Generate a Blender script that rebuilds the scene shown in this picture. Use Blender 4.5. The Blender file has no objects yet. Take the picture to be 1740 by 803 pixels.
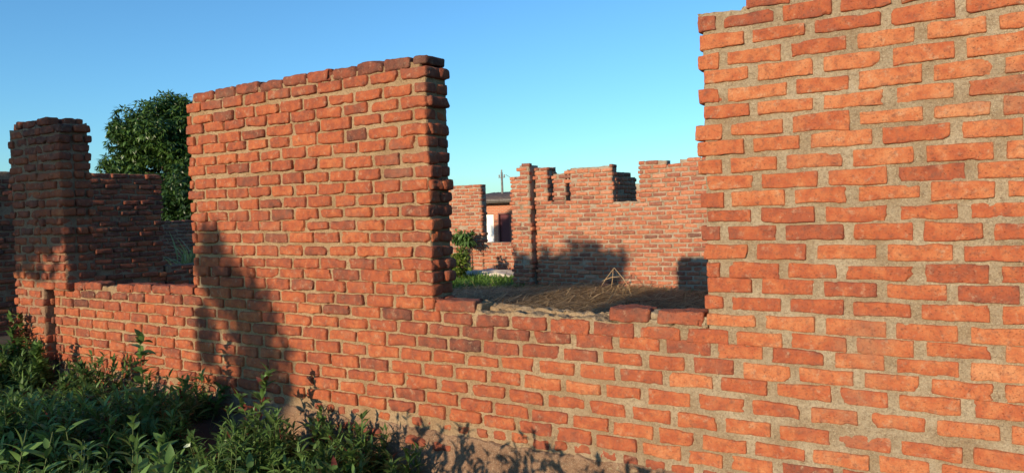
import bpy, math, random
import numpy as np
from mathutils import Matrix, Vector

# ------------------------------------------------------------------ camera
C = bpy.context.scene.collection
scn = bpy.context.scene
CAM = (0.0, 0.0, 1.45)
YAW, PITCH, ROLL = math.radians(33.0945), math.radians(-1.901), math.radians(-1.7069)
F = np.array([-math.sin(YAW)*math.cos(PITCH), math.cos(YAW)*math.cos(PITCH), math.sin(PITCH)])
R0 = np.array([math.cos(YAW), math.sin(YAW), 0.0]); U0 = np.cross(R0, F)
RT = R0*math.cos(ROLL) + U0*math.sin(ROLL); UP = -R0*math.sin(ROLL) + U0*math.cos(ROLL)
cam = bpy.data.cameras.new("camera"); cam.sensor_width = 36.0; cam.lens = 36.0*1307.0/1740.0
cam.clip_start = 0.05; cam.clip_end = 2000
co = bpy.data.objects.new("camera", cam); C.objects.link(co)
co.matrix_world = Matrix(((RT[0], UP[0], -F[0], CAM[0]), (RT[1], UP[1], -F[1], CAM[1]), (RT[2], UP[2], -F[2], CAM[2]), (0, 0, 0, 1)))
scn.camera = co

# ------------------------------------------------------------------ light
SUN_EL = math.radians(12.0)
SUN_TRAVEL = Vector((0.070, 1.0, 0)).normalized()          # the low sun stands behind the camera, a touch to the left
world = bpy.data.worlds.new("World"); scn.world = world; world.use_nodes = True
nt = world.node_tree; bg = nt.nodes["Background"]
sky = nt.nodes.new("ShaderNodeTexSky"); sky.sky_type = 'NISHITA'; sky.sun_disc = False
sky.sun_elevation = SUN_EL
to_sun = -SUN_TRAVEL
sky.sun_rotation = math.atan2(to_sun.x, to_sun.y)
sky.air_density = 1.0; sky.dust_density = 0.3; sky.ozone_density = 3.0
tn_ = nt.nodes.new("ShaderNodeMix"); tn_.data_type = 'RGBA'; tn_.blend_type = 'MULTIPLY'; tn_.inputs[0].default_value = 1.0
nt.links.new(sky.outputs[0], tn_.inputs[6]); tn_.inputs[7].default_value = (0.84, 1.33, 1.60, 1)     # clear deep blue air
nt.links.new(tn_.outputs[2], bg.inputs[0]); bg.inputs[1].default_value = 0.112
sl = bpy.data.lights.new("sun", 'SUN'); sl.energy = 5.0; sl.angle = math.radians(0.5); sl.color = (1.0, 0.80, 0.56)
so = bpy.data.objects.new("sun", sl); C.objects.link(so)
d = Vector((SUN_TRAVEL.x*math.cos(SUN_EL), SUN_TRAVEL.y*math.cos(SUN_EL), -math.sin(SUN_EL)))
so.rotation_euler = d.to_track_quat('-Z', 'Y').to_euler(); so.location = (-3, -20, 12)
scn.view_settings.view_transform = 'Standard'; scn.view_settings.look = 'None'
scn.view_settings.exposure = 0.28; scn.view_settings.gamma = 1.0
scn.cycles.max_bounces = 6

# ------------------------------------------------------------------ helpers
rng = np.random.default_rng(11); random.seed(11)

def _hash(ix, iy, iz, seed):
    h = (ix.astype(np.int64)*374761393 + iy.astype(np.int64)*668265263 + iz.astype(np.int64)*2147483647 + seed*974711) & 0xffffffff
    h = ((h ^ (h >> 13))*1274126177) & 0xffffffff
    h = ((h ^ (h >> 16))*2246822519) & 0xffffffff
    return ((h ^ (h >> 15)) & 0xffffff)/float(0xffffff)*2 - 1

def vn(p, scale, seed=0):
    q = np.asarray(p)*scale; i = np.floor(q).astype(np.int64); f = q - i; f = f*f*(3-2*f)
    o = 0
    for a in (0, 1):
        for b in (0, 1):
            for c in (0, 1):
                w = (f[..., 0] if a else 1-f[..., 0])*(f[..., 1] if b else 1-f[..., 1])*(f[..., 2] if c else 1-f[..., 2])
                o = o + w*_hash(i[..., 0]+a, i[..., 1]+b, i[..., 2]+c, seed)
    return o

def vn3(p, scale, seed=0):
    return np.stack([vn(p, scale, seed+k*17) for k in range(3)], -1)

def mk(name, V, Fq, mats, parent=None, mi=None, attr=None, smooth=True, label=None):
    """link numpy verts / faces (arrays of tris or quads) as ONE mesh object"""
    me = bpy.data.meshes.new(name)
    V = np.asarray(V, dtype=np.float32)
    lst = Fq if isinstance(Fq, list) else [Fq]
    tot = np.concatenate([np.full(len(a), a.shape[1], dtype=np.int32) for a in lst])
    idx = np.concatenate([a.astype(np.int32).ravel() for a in lst])
    me.vertices.add(len(V)); me.vertices.foreach_set("co", V.ravel())
    me.loops.add(len(idx)); me.loops.foreach_set("vertex_index", idx)
    me.polygons.add(len(tot))
    st = np.concatenate([[0], np.cumsum(tot)[:-1]]).astype(np.int32)
    me.polygons.foreach_set("loop_start", st)
    me.polygons.foreach_set("use_smooth", np.full(len(tot), smooth))
    for m in (mats if isinstance(mats, (list, tuple)) else [mats]): me.materials.append(m)
    if mi is not None: me.polygons.foreach_set("material_index", np.asarray(mi, dtype=np.int32))
    me.update(calc_edges=True); me.validate()
    if attr is not None:
        for k, a in attr.items():
            at = me.attributes.new(k, 'FLOAT', 'POINT'); at.data.foreach_set("value", np.asarray(a, dtype=np.float32))
    o = bpy.data.objects.new(name, me); C.objects.link(o)
    if parent is not None: o.parent = parent
    if label: o["label"] = label
    return o

def thing(name, label, cat, loc=(0, 0, 0), group=None):
    o = bpy.data.objects.new(name, None); C.objects.link(o); o.location = loc
    o.empty_display_size = 0.2
    return tag(o, label, cat, group)

def tag(o, label, cat, group=None, kind=None):
    o["label"] = label; o["category"] = cat
    if group: o["group"] = group
    if kind: o["kind"] = kind
    return o

class Acc:
    """collects pieces of one mesh"""
    def __init__(s): s.V = []; s.Q = []; s.T = []; s.n = 0; s.A = []; s.mq = []; s.mt = []
    def add(s, V, Q=None, T=None, tone=0.5, m=0):
        V = np.asarray(V, float).reshape(-1, 3)
        if Q is not None and len(Q): s.Q.append(np.asarray(Q) + s.n); s.mq.append(np.full(len(Q), m))
        if T is not None and len(T): s.T.append(np.asarray(T) + s.n); s.mt.append(np.full(len(T), m))
        s.V.append(V); s.n += len(V); s.A.append(np.broadcast_to(np.asarray(tone, float), (len(V),)))
    def build(s, name, mats, parent=None, smooth=True, label=None, off=(0, 0, 0)):
        V = np.concatenate(s.V) - np.array(off); L = []; M = []
        if s.Q: L.append(np.concatenate(s.Q)); M.append(np.concatenate(s.mq))
        if s.T: L.append(np.concatenate(s.T)); M.append(np.concatenate(s.mt))
        return mk(name, V, L, mats, parent, np.concatenate(M), {"tone": np.concatenate(s.A)}, smooth, label)

_tpl = {}
def cube_grid(nx, ny, nz, k=1.5):
    key = (nx, ny, nz, k)
    if key in _tpl: return _tpl[key]
    def ax(n):
        u = np.linspace(-1, 1, n+1); return np.sign(u)*(1-(1-np.abs(u))**k)
    X, Y, Z = ax(nx), ax(ny), ax(nz); ids = {}; V = []; Q = []
    def vid(i, j, l):
        if (i, j, l) not in ids: ids[(i, j, l)] = len(V); V.append((X[i], Y[j], Z[l]))
        return ids[(i, j, l)]
    for i in range(nx):
        for j in range(ny):
            Q.append((vid(i, j, 0), vid(i, j+1, 0), vid(i+1, j+1, 0), vid(i+1, j, 0)))
            Q.append((vid(i, j, nz), vid(i+1, j, nz), vid(i+1, j+1, nz), vid(i, j+1, nz)))
    for i in range(nx):
        for l in range(nz):
            Q.append((vid(i, 0, l), vid(i+1, 0, l), vid(i+1, 0, l+1), vid(i, 0, l+1)))
            Q.append((vid(i, ny, l), vid(i, ny, l+1), vid(i+1, ny, l+1), vid(i+1, ny, l)))
    for j in range(ny):
        for l in range(nz):
            Q.append((vid(0, j, l), vid(0, j, l+1), vid(0, j+1, l+1), vid(0, j+1, l)))
            Q.append((vid(nx, j, l), vid(nx, j+1, l), vid(nx, j+1, l+1), vid(nx, j, l+1)))
    _tpl[key] = (np.array(V, float), np.array(Q)); return _tpl[key]

def bricks(acc, cen, half, tone, seg=(14, 5, 6), r=0.011, amp=0.0030, tilt=0.008, xf=None, m=0, chip=0.0):
    """many rounded hand-moulded bricks, all real geometry. cen, half: (N,3) in wall space (u, v, z)"""
    cen = np.asarray(cen, float).reshape(-1, 3); half = np.asarray(half, float).reshape(-1, 3)
    N = len(cen)
    if N == 0: return
    tone = np.asarray(tone, float).reshape(-1)
    T, Q = cube_grid(*seg)
    p = T[None]*half[:, None, :]
    rr = np.minimum(r*(0.7+0.7*rng.random((N, 1, 1))), half.min(1)[:, None, None]*0.8)
    q = np.clip(p, -(half[:, None, :]-rr), half[:, None, :]-rr)
    dv = p-q; L = np.linalg.norm(dv, axis=-1, keepdims=True); L[L == 0] = 1
    p = q + rr*dv/L
    # taper and shear of each hand made brick
    tp = rng.normal(0, 0.055, (N, 1)); p[..., 2] *= 1 + tp*T[None, :, 0]
    sh = rng.normal(0, tilt, (N, 1)); p[..., 2] += sh*p[..., 0]
    sh2 = rng.normal(0, 0.02, (N, 1)); p[..., 1] += sh2*p[..., 0]
    sh3 = rng.normal(0, 0.05, (N, 1)); p[..., 1] += sh3*p[..., 2]
    bow = rng.normal(0, 0.0022, (N, 1)); p[..., 2] += bow*(T[None, :, 0]**2-0.5)
    w = p + rng.random((N, 1, 3))*400
    n = vn3(w, 17, 3)*amp*1.25 + vn3(w, 45, 5)*amp*0.75
    if seg[0] >= 12: n += vn3(w, 120, 9)*amp*0.42 - 0
    p = p + n
    if chip > 0:                                             # broken corners
        c = np.clip(vn(w, 22, 21)-0.35, 0, 1)*chip; e = (np.abs(T).sum(1)-1.6).clip(0, 1)[None]
        p = p*(1-(c*e)[..., None])
    V = (p + cen[:, None, :]).reshape(-1, 3)
    if xf is not None: V = xf(V)
    Qa = (Q[None] + (np.arange(N)*len(T))[:, None, None]).reshape(-1, 4)
    acc.add(V, Qa, tone=np.repeat(tone, len(T)), m=m)

def slab(acc, lo, hi, step, amp=0.004, xf=None, m=1, tone=0.5, sc=(14, 50), top=0.0, recess=None, seed=1):
    """a closed block of rough mortar, its faces a displaced grid"""
    lo = np.array(lo, float); hi = np.array(hi, float)
    n = np.maximum(1, np.ceil((hi-lo)/np.array(step)).astype(int))
    T, Q = cube_grid(int(n[0]), int(n[1]), int(n[2]), 1.0)
    p = (T+1)/2*(hi-lo)+lo
    d = vn3(p, sc[0], seed)*amp*0.8 + vn3(p, sc[1], seed+7)*amp*0.6 + (vn3(p, 115, seed+9)*amp*0.45 if step[0] < 0.03 else 0)
    if top > 0:
        t = (T[:, 2] > 0.999); d[t, 2] += (vn(p[t], 9, 31)*0.6+vn(p[t], 28, 33)*0.5)*top
    if recess is not None:
        fr = T[:, 1] < -0.999; d[fr, 1] += recess(p[fr])
    p = p+d
    if xf is not None: p = xf(p)
    acc.add(p, Q, tone=tone, m=m)

def ribbon(acc, P, W, up=(0, 0, 1), tone=0.5, m=0):
    """flat strips: P (N,K,3) centre lines, W (N,K) half widths"""
    P = np.asarray(P, float); N, K = P.shape[:2]
    t = np.gradient(P, axis=1); s = np.cross(t, np.broadcast_to(np.asarray(up, float), t.shape))
    s /= np.linalg.norm(s, axis=-1, keepdims=True)+1e-9
    a = P - s*W[..., None]; b = P + s*W[..., None]
    V = np.stack([a, b], 2).reshape(-1, 3)
    base = (np.arange(N)*K*2)[:, None, None] + (np.arange(K-1)*2)[None, :, None]
    Q = (base + np.array([0, 1, 3, 2])[None, None]).reshape(-1, 4)
    acc.add(V, Q, tone=np.repeat(np.broadcast_to(tone, (N,)), K*2), m=m)

def tube(acc, P, Rr, n=8, tone=0.5, m=0):
    P = np.asarray(P, float); K = len(P); Rr = np.broadcast_to(np.asarray(Rr, float), (K,))
    t = np.gradient(P, axis=0); t /= np.linalg.norm(t, axis=1, keepdims=True)+1e-9
    a = np.where(np.abs(t[:, 2:3]) < 0.9, [[0, 0, 1.]], [[1., 0, 0]])
    u = np.cross(t, a); u /= np.linalg.norm(u, axis=1, keepdims=True); v = np.cross(t, u)
    th = np.linspace(0, 2*np.pi, n, endpoint=False)
    V = P[:, None] + Rr[:, None, None]*(u[:, None]*np.cos(th)[None, :, None] + v[:, None]*np.sin(th)[None, :, None])
    Q = []
    for k in range(K-1):
        for j in range(n):
            Q.append((k*n+j, k*n+(j+1) % n, (k+1)*n+(j+1) % n, (k+1)*n+j))
    V = np.concatenate([V.reshape(-1, 3), P[:1], P[-1:]]); T = []
    for j in range(n):
        T.append((K*n, (j+1) % n, j)); T.append((K*n+1, (K-1)*n+j, (K-1)*n+(j+1) % n))
    acc.add(V, Q, T, tone=tone, m=m)

def box(acc, lo, hi, tone=0.5, m=0):
    T, Q = cube_grid(1, 1, 1, 1.0); lo = np.array(lo, float); hi = np.array(hi, float)
    acc.add((T+1)/2*(hi-lo)+lo, Q, tone=tone, m=m)

# leaf blades: K stations x 3 verts, folded along the midrib
def leaves(acc, base, direc, normal, length, width, curl, tone, K=5, fold=0.25, m=0):
    base = np.asarray(base, float); N = len(base)
    if N == 0: return
    dn = direc/np.linalg.norm(direc, axis=1, keepdims=True)
    sd = np.cross(dn, normal); sd /= np.linalg.norm(sd, axis=1, keepdims=True)+1e-9
    nm = np.cross(sd, dn)
    t = np.linspace(0, 1, K); prof = (np.sin(np.pi*np.clip(t*0.92+0.05, 0, 1)**0.8))**0.9; prof[-1] = 0.03; prof[0] = 0.12
    L = np.broadcast_to(length, (N,)); W = np.broadcast_to(width, (N,)); cu = np.broadcast_to(curl, (N,))
    c = base[:, None] + dn[:, None]*(L[:, None]*t[None])[..., None] - nm[:, None]*(cu[:, None]*L[:, None]*(t**2)[None])[..., None]
    w = (W[:, None]*prof[None])[..., None]*sd[:, None]
    up = (W[:, None]*prof[None]*fold)[..., None]*nm[:, None]
    V = np.stack([c-w+up, c, c+w+up], 2).reshape(-1, 3)
    b = (np.arange(N)*K*3)[:, None, None] + (np.arange(K-1)*3)[None, :, None]
    Q = np.concatenate([(b+np.array([0, 1, 4, 3])).reshape(-1, 4), (b+np.array([1, 2, 5, 4])).reshape(-1, 4)])
    acc.add(V, Q, tone=np.repeat(np.broadcast_to(tone, (N,)), K*3), m=m)

# ------------------------------------------------------------------ materials
def mat(name):
    m = bpy.data.materials.new(name); m.use_nodes = True
    return m, m.node_tree, m.node_tree.nodes["Principled BSDF"]

def ramp(nt, stops, interp='LINEAR'):
    r = nt.nodes.new("ShaderNodeValToRGB"); e = r.color_ramp.elements; r.color_ramp.interpolation = interp
    while len(e) < len(stops): e.new(0.5)
    for k, (p, c) in enumerate(stops): e[k].position = p; e[k].color = (*c, 1)
    return r

def noise(nt, scale, detail=4, rough=0.6, vec=None):
    n = nt.nodes.new("ShaderNodeTexNoise"); n.inputs["Scale"].default_value = scale
    n.inputs["Detail"].default_value = detail; n.inputs["Roughness"].default_value = rough
    if vec is not None: nt.links.new(vec, n.inputs["Vector"])
    return n

def mix(nt, fac, a, b, mode='MIX'):
    x = nt.nodes.new("ShaderNodeMix"); x.data_type = 'RGBA'; x.blend_type = mode
    for s, v in ((0, fac), (6, a), (7, b)):
        if isinstance(v, (int, float)): x.inputs[s].default_value = v
        elif isinstance(v, tuple): x.inputs[s].default_value = (*v, 1)
        else: nt.links.new(v, x.inputs[s])
    return x.outputs[2]

def mrange(nt, v, a, b, c=0.0, d=1.0):
    x = nt.nodes.new("ShaderNodeMapRange"); nt.links.new(v, x.inputs[0])
    for k, q in enumerate((a, b, c, d)): x.inputs[k+1].default_value = q
    return x.outputs[0]

def bump(nt, h, strength, dist, prev=None):
    b = nt.nodes.new("ShaderNodeBump"); b.inputs["Strength"].default_value = strength; b.inputs["Distance"].default_value = dist
    nt.links.new(h, b.inputs["Height"])
    if prev is not None: nt.links.new(prev, b.inputs["Normal"])
    return b.outputs[0]

def brick_material(name, fine=True, cols=None, dust=0.55):
    m, nt, bs = mat(name)
    tc = nt.nodes.new("ShaderNodeTexCoord"); ob = tc.outputs["Object"]
    at = nt.nodes.new("ShaderNodeAttribute"); at.attribute_name = "tone"
    # tone: 0 burnt dark ... 0.5 red-orange ... 1 pale orange
    r = ramp(nt, cols or [(0.0, (0.080, 0.038, 0.032)), (0.18, (0.155, 0.056, 0.038)), (0.36, (0.27, 0.073, 0.040)), (0.55, (0.385, 0.100, 0.042)), (0.75, (0.47, 0.158, 0.064)), (1.0, (0.54, 0.24, 0.11))])
    n1 = noise(nt, 17, 4, 0.65, ob)
    ad = nt.nodes.new("ShaderNodeMath"); ad.operation = 'ADD'
    nt.links.new(at.outputs["Fac"], ad.inputs[0]); nt.links.new(mrange(nt, n1.outputs[0], 0.3, 0.7, -0.19, 0.19), ad.inputs[1])
    nt.links.new(ad.outputs[0], r.inputs[0])
    col = r.outputs[0]
    n2 = noise(nt, 38, 5, 0.7, ob)
    col = mix(nt, mrange(nt, n2.outputs[0], 0.52, 0.68, 0, 0.72), col, (0.17, 0.075, 0.05))          # scorched flecks
    n3 = noise(nt, 23, 5, 0.75, ob)
    col = mix(nt, mrange(nt, n3.outputs[0], 0.56, 0.70, 0, dust), col, (0.46, 0.34, 0.22))           # smeared mortar dust
    n4 = noise(nt, 150, 4, 0.75, ob)
    col = mix(nt, mrange(nt, n4.outputs[0], 0.45, 0.65, 0, 0.45), col, (0.27, 0.10, 0.06), 'MIX')
    vp = nt.nodes.new("ShaderNodeTexVoronoi"); vp.inputs["Scale"].default_value = 62; nt.links.new(ob, vp.inputs["Vector"])
    col = mix(nt, mrange(nt, vp.outputs["Distance"], 0.17, 0.05, 0, 0.7), col, (0.09, 0.04, 0.03))      # blow holes
    n5 = noise(nt, 2.3, 4, 0.65, ob)
    col = mix(nt, mrange(nt, n5.outputs[0], 0.56, 0.70, 0, 0.38), col, (0.20, 0.12, 0.085))           # damp and soot stains
    nt.links.new(col, bs.inputs["Base Color"]); bs.inputs["Roughness"].default_value = 0.92
    bs.inputs["Specular IOR Level"].default_value = 0.15
    if fine:
        nb = bump(nt, n2.outputs[0], 0.9, 0.012)
        nb = bump(nt, n4.outputs[0], 0.8, 0.004, nb)
        vo = nt.nodes.new("ShaderNodeTexVoronoi"); vo.inputs["Scale"].default_value = 75; nt.links.new(ob, vo.inputs["Vector"])
        nb = bump(nt, mrange(nt, vo.outputs["Distance"], 0.0, 0.26, 0, 1), 0.7, 0.006, nb)
        nt.links.new(nb, bs.inputs["Normal"])
    return m

def mortar_material(name, a=(0.36, 0.265, 0.165), b=(0.50, 0.405, 0.28), c=(0.23, 0.155, 0.095), warm=None):
    m, nt, bs = mat(name)
    tc = nt.nodes.new("ShaderNodeTexCoord"); ob = tc.outputs["Object"]
    n1 = noise(nt, 6, 5, 0.65, ob); n2 = noise(nt, 65, 5, 0.8, ob); n3 = noise(nt, 190, 2, 0.6, ob)
    col = mix(nt, mrange(nt, n1.outputs[0], 0.38, 0.65), a, b)
    col = mix(nt, mrange(nt, n2.outputs[0], 0.48, 0.64, 0, 0.75), col, c)
    col = mix(nt, mrange(nt, n3.outputs[0], 0.58, 0.68, 0, 0.55), col, (0.60, 0.52, 0.38))
    col = mix(nt, mrange(nt, n3.outputs[0], 0.36, 0.26, 0, 0.6), col, (0.12, 0.09, 0.07))
    if warm:                                                    # the older stretch has browner, clayier mortar
        sx = nt.nodes.new("ShaderNodeSeparateXYZ"); nt.links.new(ob, sx.inputs[0])
        col = mix(nt, mrange(nt, sx.outputs[0], -2.6, -1.0, 0.85, 0.0), col, warm, 'MULTIPLY')
    nt.links.new(col, bs.inputs["Base Color"]); bs.inputs["Roughness"].default_value = 0.97
    bs.inputs["Specular IOR Level"].default_value = 0.08
    nb = bump(nt, n2.outputs[0], 0.95, 0.018); nb = bump(nt, n3.outputs[0], 0.8, 0.006, nb)
    nt.links.new(nb, bs.inputs["Normal"])
    return m

def leaf_material(name, dark, light, dry=None, trans=0.35, rough=0.45):
    m, nt, bs = mat(name)
    at = nt.nodes.new("ShaderNodeAttribute"); at.attribute_name = "tone"
    st = [(0.0, dark), (0.85, light)]
    if dry: st += [(0.93, dry), (1.0, dry)]
    r = ramp(nt, st); nt.links.new(at.outputs["Fac"], r.inputs[0])
    nt.links.new(r.outputs[0], bs.inputs["Base Color"]); bs.inputs["Roughness"].default_value = rough
    bs.inputs["Specular IOR Level"].default_value = 0.35
    tr = nt.nodes.new("ShaderNodeBsdfTranslucent"); nt.links.new(r.outputs[0], tr.inputs[0])
    ms = nt.nodes.new("ShaderNodeMixShader"); ms.inputs[0].default_value = trans
    out = nt.nodes["Material Output"]
    nt.links.new(bs.outputs[0], ms.inputs[1]); nt.links.new(tr.outputs[0], ms.inputs[2]); nt.links.new(ms.outputs[0], out.inputs[0])
    return m

def plain(name, c, rough=0.8, var=None, scale=20):
    m, nt, bs = mat(name)
    if var:
        tc = nt.nodes.new("ShaderNodeTexCoord"); n = noise(nt, scale, 5, 0.65, tc.outputs["Object"])
        nt.links.new(mix(nt, mrange(nt, n.outputs[0], 0.35, 0.65), c, var), bs.inputs["Base Color"])
        nt.links.new(bump(nt, n.outputs[0], 0.4, 0.01), bs.inputs["Normal"])
    else: bs.inputs["Base Color"].default_value = (*c, 1)
    bs.inputs["Roughness"].default_value = rough; bs.inputs["Specular IOR Level"].default_value = 0.2
    return m

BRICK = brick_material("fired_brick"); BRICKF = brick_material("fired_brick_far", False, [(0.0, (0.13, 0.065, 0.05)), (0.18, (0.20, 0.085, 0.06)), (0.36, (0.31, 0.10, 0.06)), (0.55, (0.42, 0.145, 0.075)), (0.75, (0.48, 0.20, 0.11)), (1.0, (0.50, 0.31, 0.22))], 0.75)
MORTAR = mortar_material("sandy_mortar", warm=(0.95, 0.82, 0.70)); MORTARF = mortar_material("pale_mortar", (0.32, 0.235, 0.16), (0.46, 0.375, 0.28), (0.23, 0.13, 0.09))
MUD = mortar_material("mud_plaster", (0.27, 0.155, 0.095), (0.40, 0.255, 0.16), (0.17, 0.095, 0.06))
WEED = leaf_material("weed_leaf", (0.028, 0.070, 0.014), (0.165, 0.285, 0.075), (0.16, 0.045, 0.03))
STEM = plain("green_stem", (0.09, 0.12, 0.04), 0.6)
GRASSM = leaf_material("grass_blade", (0.06, 0.14, 0.02), (0.16, 0.27, 0.05), (0.35, 0.28, 0.12))
STRAWM = leaf_material("dry_straw", (0.25, 0.16, 0.075), (0.66, 0.47, 0.24), (0.14, 0.09, 0.05), trans=0.2, rough=0.7)
MANGO = leaf_material("mango_leaf", (0.016, 0.040, 0.010), (0.085, 0.16, 0.03), trans=0.15, rough=0.35)
BUSH = leaf_material("bush_leaf", (0.07, 0.13, 0.015), (0.22, 0.30, 0.05), trans=0.4)
BARK = plain("tree_bark", (0.10, 0.07, 0.05), 0.95, (0.17, 0.13, 0.10), 9)
EARTH = plain("bare_earth", (0.065, 0.047, 0.033), 0.97, (0.13, 0.095, 0.065), 1.6)

# ------------------------------------------------------------------ setting: ground
def fall(x): return -0.21*np.clip((np.asarray(x)+5.0)/1.3, 0, 1)          # the soil drops away in front of the wall towards the right
def ground():
    n = 150
    u = np.linspace(-1, 1, n+1); g = np.sign(u)*(np.abs(u)**3)*300 + u*14
    X, Y = np.meshgrid(g-6, g+6, indexing='ij')
    Z = -0.75*np.clip((Y-19)/12, 0, 1)
    P = np.stack([X, Y, X*0], -1); near = np.exp(-((X+4)**2+(Y-6)**2)/900)
    Z = Z + (vn(P, 0.7, 4)*0.03+vn(P, 2.3, 5)*0.012)*near - 0.02
    Z = Z + fall(X)*np.clip((4.3-Y)/0.35, 0, 1)*np.clip((Y+12)/6, 0, 1)
    V = np.stack([X, Y, Z], -1).reshape(-1, 3)
    i = np.arange(n)[:, None]*(n+1)+np.arange(n)[None]
    Q = np.stack([i, i+n+1, i+n+2, i+1], -1).reshape(-1, 4)
    o = mk("ground", V, Q, EARTH); o["kind"] = "structure"
    o["label"] = "brown bare earth under the weeds, straw and walls"
ground()

# ------------------------------------------------------------------ front wall, measured course by course
ROW_S=[-5.048, -3.073, -1.21, -0.162]
ROW_DZ=[[-0.002,-0.004,0.006,0.001],[-0.003,-0.004,0.007,0.001],[-0.003,-0.005,0.008,0.001],[-0.004,-0.005,0.009,0.001],[-0.004,-0.006,0.01,0.001],[0.005,0.007,0.011,0.002],[-0.005,-0.006,0.013,0.002],[0.01,-0.004,-0.001,0.002],[0.001,0.001,0.006,0.0],[0.015,-0.007,-0.001,-0.002],[0.009,-0.001,0.003,0.002],[0.022,-0.015,-0.007,0.001],[0.002,-0.015,-0.001,0.001],[0.003,-0.014,-0.008,-0.005],[-0.004,-0.009,-0.005,-0.001],[-0.002,-0.007,-0.002,0.005],[0.011,-0.01,0.002,0.001],[0.004,-0.004,0.005,0.003],[-0.002,-0.01,-0.001,-0.003],[-0.014,-0.006,-0.007,-0.006],[0.001,0.0,0.004,-0.003],[0.006,0.004,0.001,-0.002],[0.005,0.004,0.003,-0.006],[0.01,0.01,-0.001,0.005],[0.007,0.014,0.018,0.009],[0.008,0.014,0.017,0.013],[0.0,0.013,0.021,0.02],[-0.008,0.011,0.003,0.009],[-0.007,0.01,-0.016,-0.011],[-0.006,0.008,-0.03,-0.01],[-0.006,0.007,-0.029,-0.009],[-0.005,0.006,-0.026,-0.008],[-0.004,0.004,-0.023,-0.007]]
JOINTS={0:[-4.95,-3.27,-3.05],1:[-5.1,-4.85,-3.14,-1.15,-0.88],2:[-5.22,-4.97,-3.28,-3.04,-1.02,-0.17],3:[-5.08,-4.84,-3.15,-1.14,-0.85,-0.31,-0.06],4:[-5.19,-4.92,-3.29,-3.04,-1.0,-0.17],5:[-5.1,-4.83,-3.16,-1.14,-0.83,-0.29,-0.04],6:[-5.2,-4.94,-3.26,-3.02,-1.0,-0.17],7:[-5.08,-4.83,-3.15,-1.13,-0.85,-0.29,-0.05],8:[-5.22,-4.96,-3.31,-3.05,-1.03,-0.77,-0.19],9:[-5.1,-4.84,-3.16,-1.13,-0.88,-0.32,-0.04],10:[-5.21,-4.96,-3.29,-3.05,-0.99,-0.14],11:[-5.08,-4.84,-3.17,-1.13,-0.85,-0.3,-0.04],12:[-5.22,-4.97,-3.3,-3.06,-1.0,-0.16],13:[-3.17,-1.15,-0.33,-0.08],14:[-3.3,-3.07,-1.02,-0.19],15:[-5.21,-4.96,-3.39,-3.17,-1.15,-0.88,-0.33,-0.06],16:[-5.08,-4.83,-3.27,-3.05,-1.0,-0.21],17:[-5.22,-4.96,-3.15,-1.14,-0.87,-0.34,-0.06],18:[-5.09,-4.84,-3.24,-3.01,-1.26,-0.99,-0.17],19:[-5.19,-4.93,-3.36,-3.1,-2.63,-2.38,-2.13,-1.87,-1.61,-1.36,-1.12,-0.87,-0.33,-0.05],20:[-5.3,-5.03,-3.22,-2.98,-2.73,-2.49,-2.24,-1.98,-1.73,-1.47,-1.21,-0.96,-0.17],21:[-5.41,-5.15,-3.32,-3.07,-2.58,-2.32,-2.06,-1.82,-1.57,-1.34,-1.09,-0.84,-0.31,-0.05],22:[-5.27,-2.7,-2.46,-2.22,-1.96,-1.72,-1.46,-1.2,-0.94,-0.16],23:[-2.79,-2.55,-2.31,-2.05,-1.81,-1.58,-1.31,-1.05,-0.8,-0.29,-0.03],24:[-2.68,-2.42,-2.16,-1.91,-1.66,-1.42,-1.18,-0.93,-0.16],25:[-2.76,-2.51,-2.27,-2.01,-1.77,-1.52,-1.3,-1.04,-0.28],26:[-2.85,-2.59,-2.36,-2.11,-1.87,-1.61,-1.37,-1.16,-0.92]}

PIT = 0.082
def lin(i): return 2.376 - PIT*i
ROW_DZ = np.array(ROW_DZ)
def rowz(i, s):
    k = min(max(i, -4), 28)+4
    return lin(i) + np.interp(s, ROW_S, ROW_DZ[k])
YF = 3.614                                        # face of the front wall
def row_joints(i, s0, s1):
    """joints of course i between s0 and s1: the measured ones, even bricks between them"""
    js = sorted(JOINTS.get(i, []))
    if not js: js = [-1.15 + (0.126 if i % 2 == 0 else 0)]
    out = [js[0]]
    for b in js[1:]:
        a = out[-1]; k = max(1, round((b-a)/0.252))
        for q in range(1, k): out.append(a+(b-a)*q/k + rng.normal(0, 0.009))
        out.append(b)
    while out[0] > s0: out.insert(0, out[0]-0.252+rng.normal(0, 0.008))
    while out[-1] < s1: out.append(out[-1]+0.252+rng.normal(0, 0.008))
    return out

def tone_at(i, s):
    """batch colours: paler orange towards the right, a redder batch half way up, weathered top"""
    t = 0.52 + 0.22*np.clip((s+2.2)/2.0, 0, 1)
    if s > -2.9 and 12 <= i <= 17: t -= 0.13
    if s > -1.3 and i < 3: t -= 0.10
    if i <= 18 and s < -2.9: t -= 0.03*(i < 12) + 0.05*(i >= 13)
    if 19 <= i <= 21 and -3.0 < s < -1.2: t -= 0.13
    if 18 <= i <= 20 and s < -5.3: t -= 0.10
    t += rng.normal(0, 0.070)
    if rng.random() < 0.09: t -= 0.19
    return t

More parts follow.
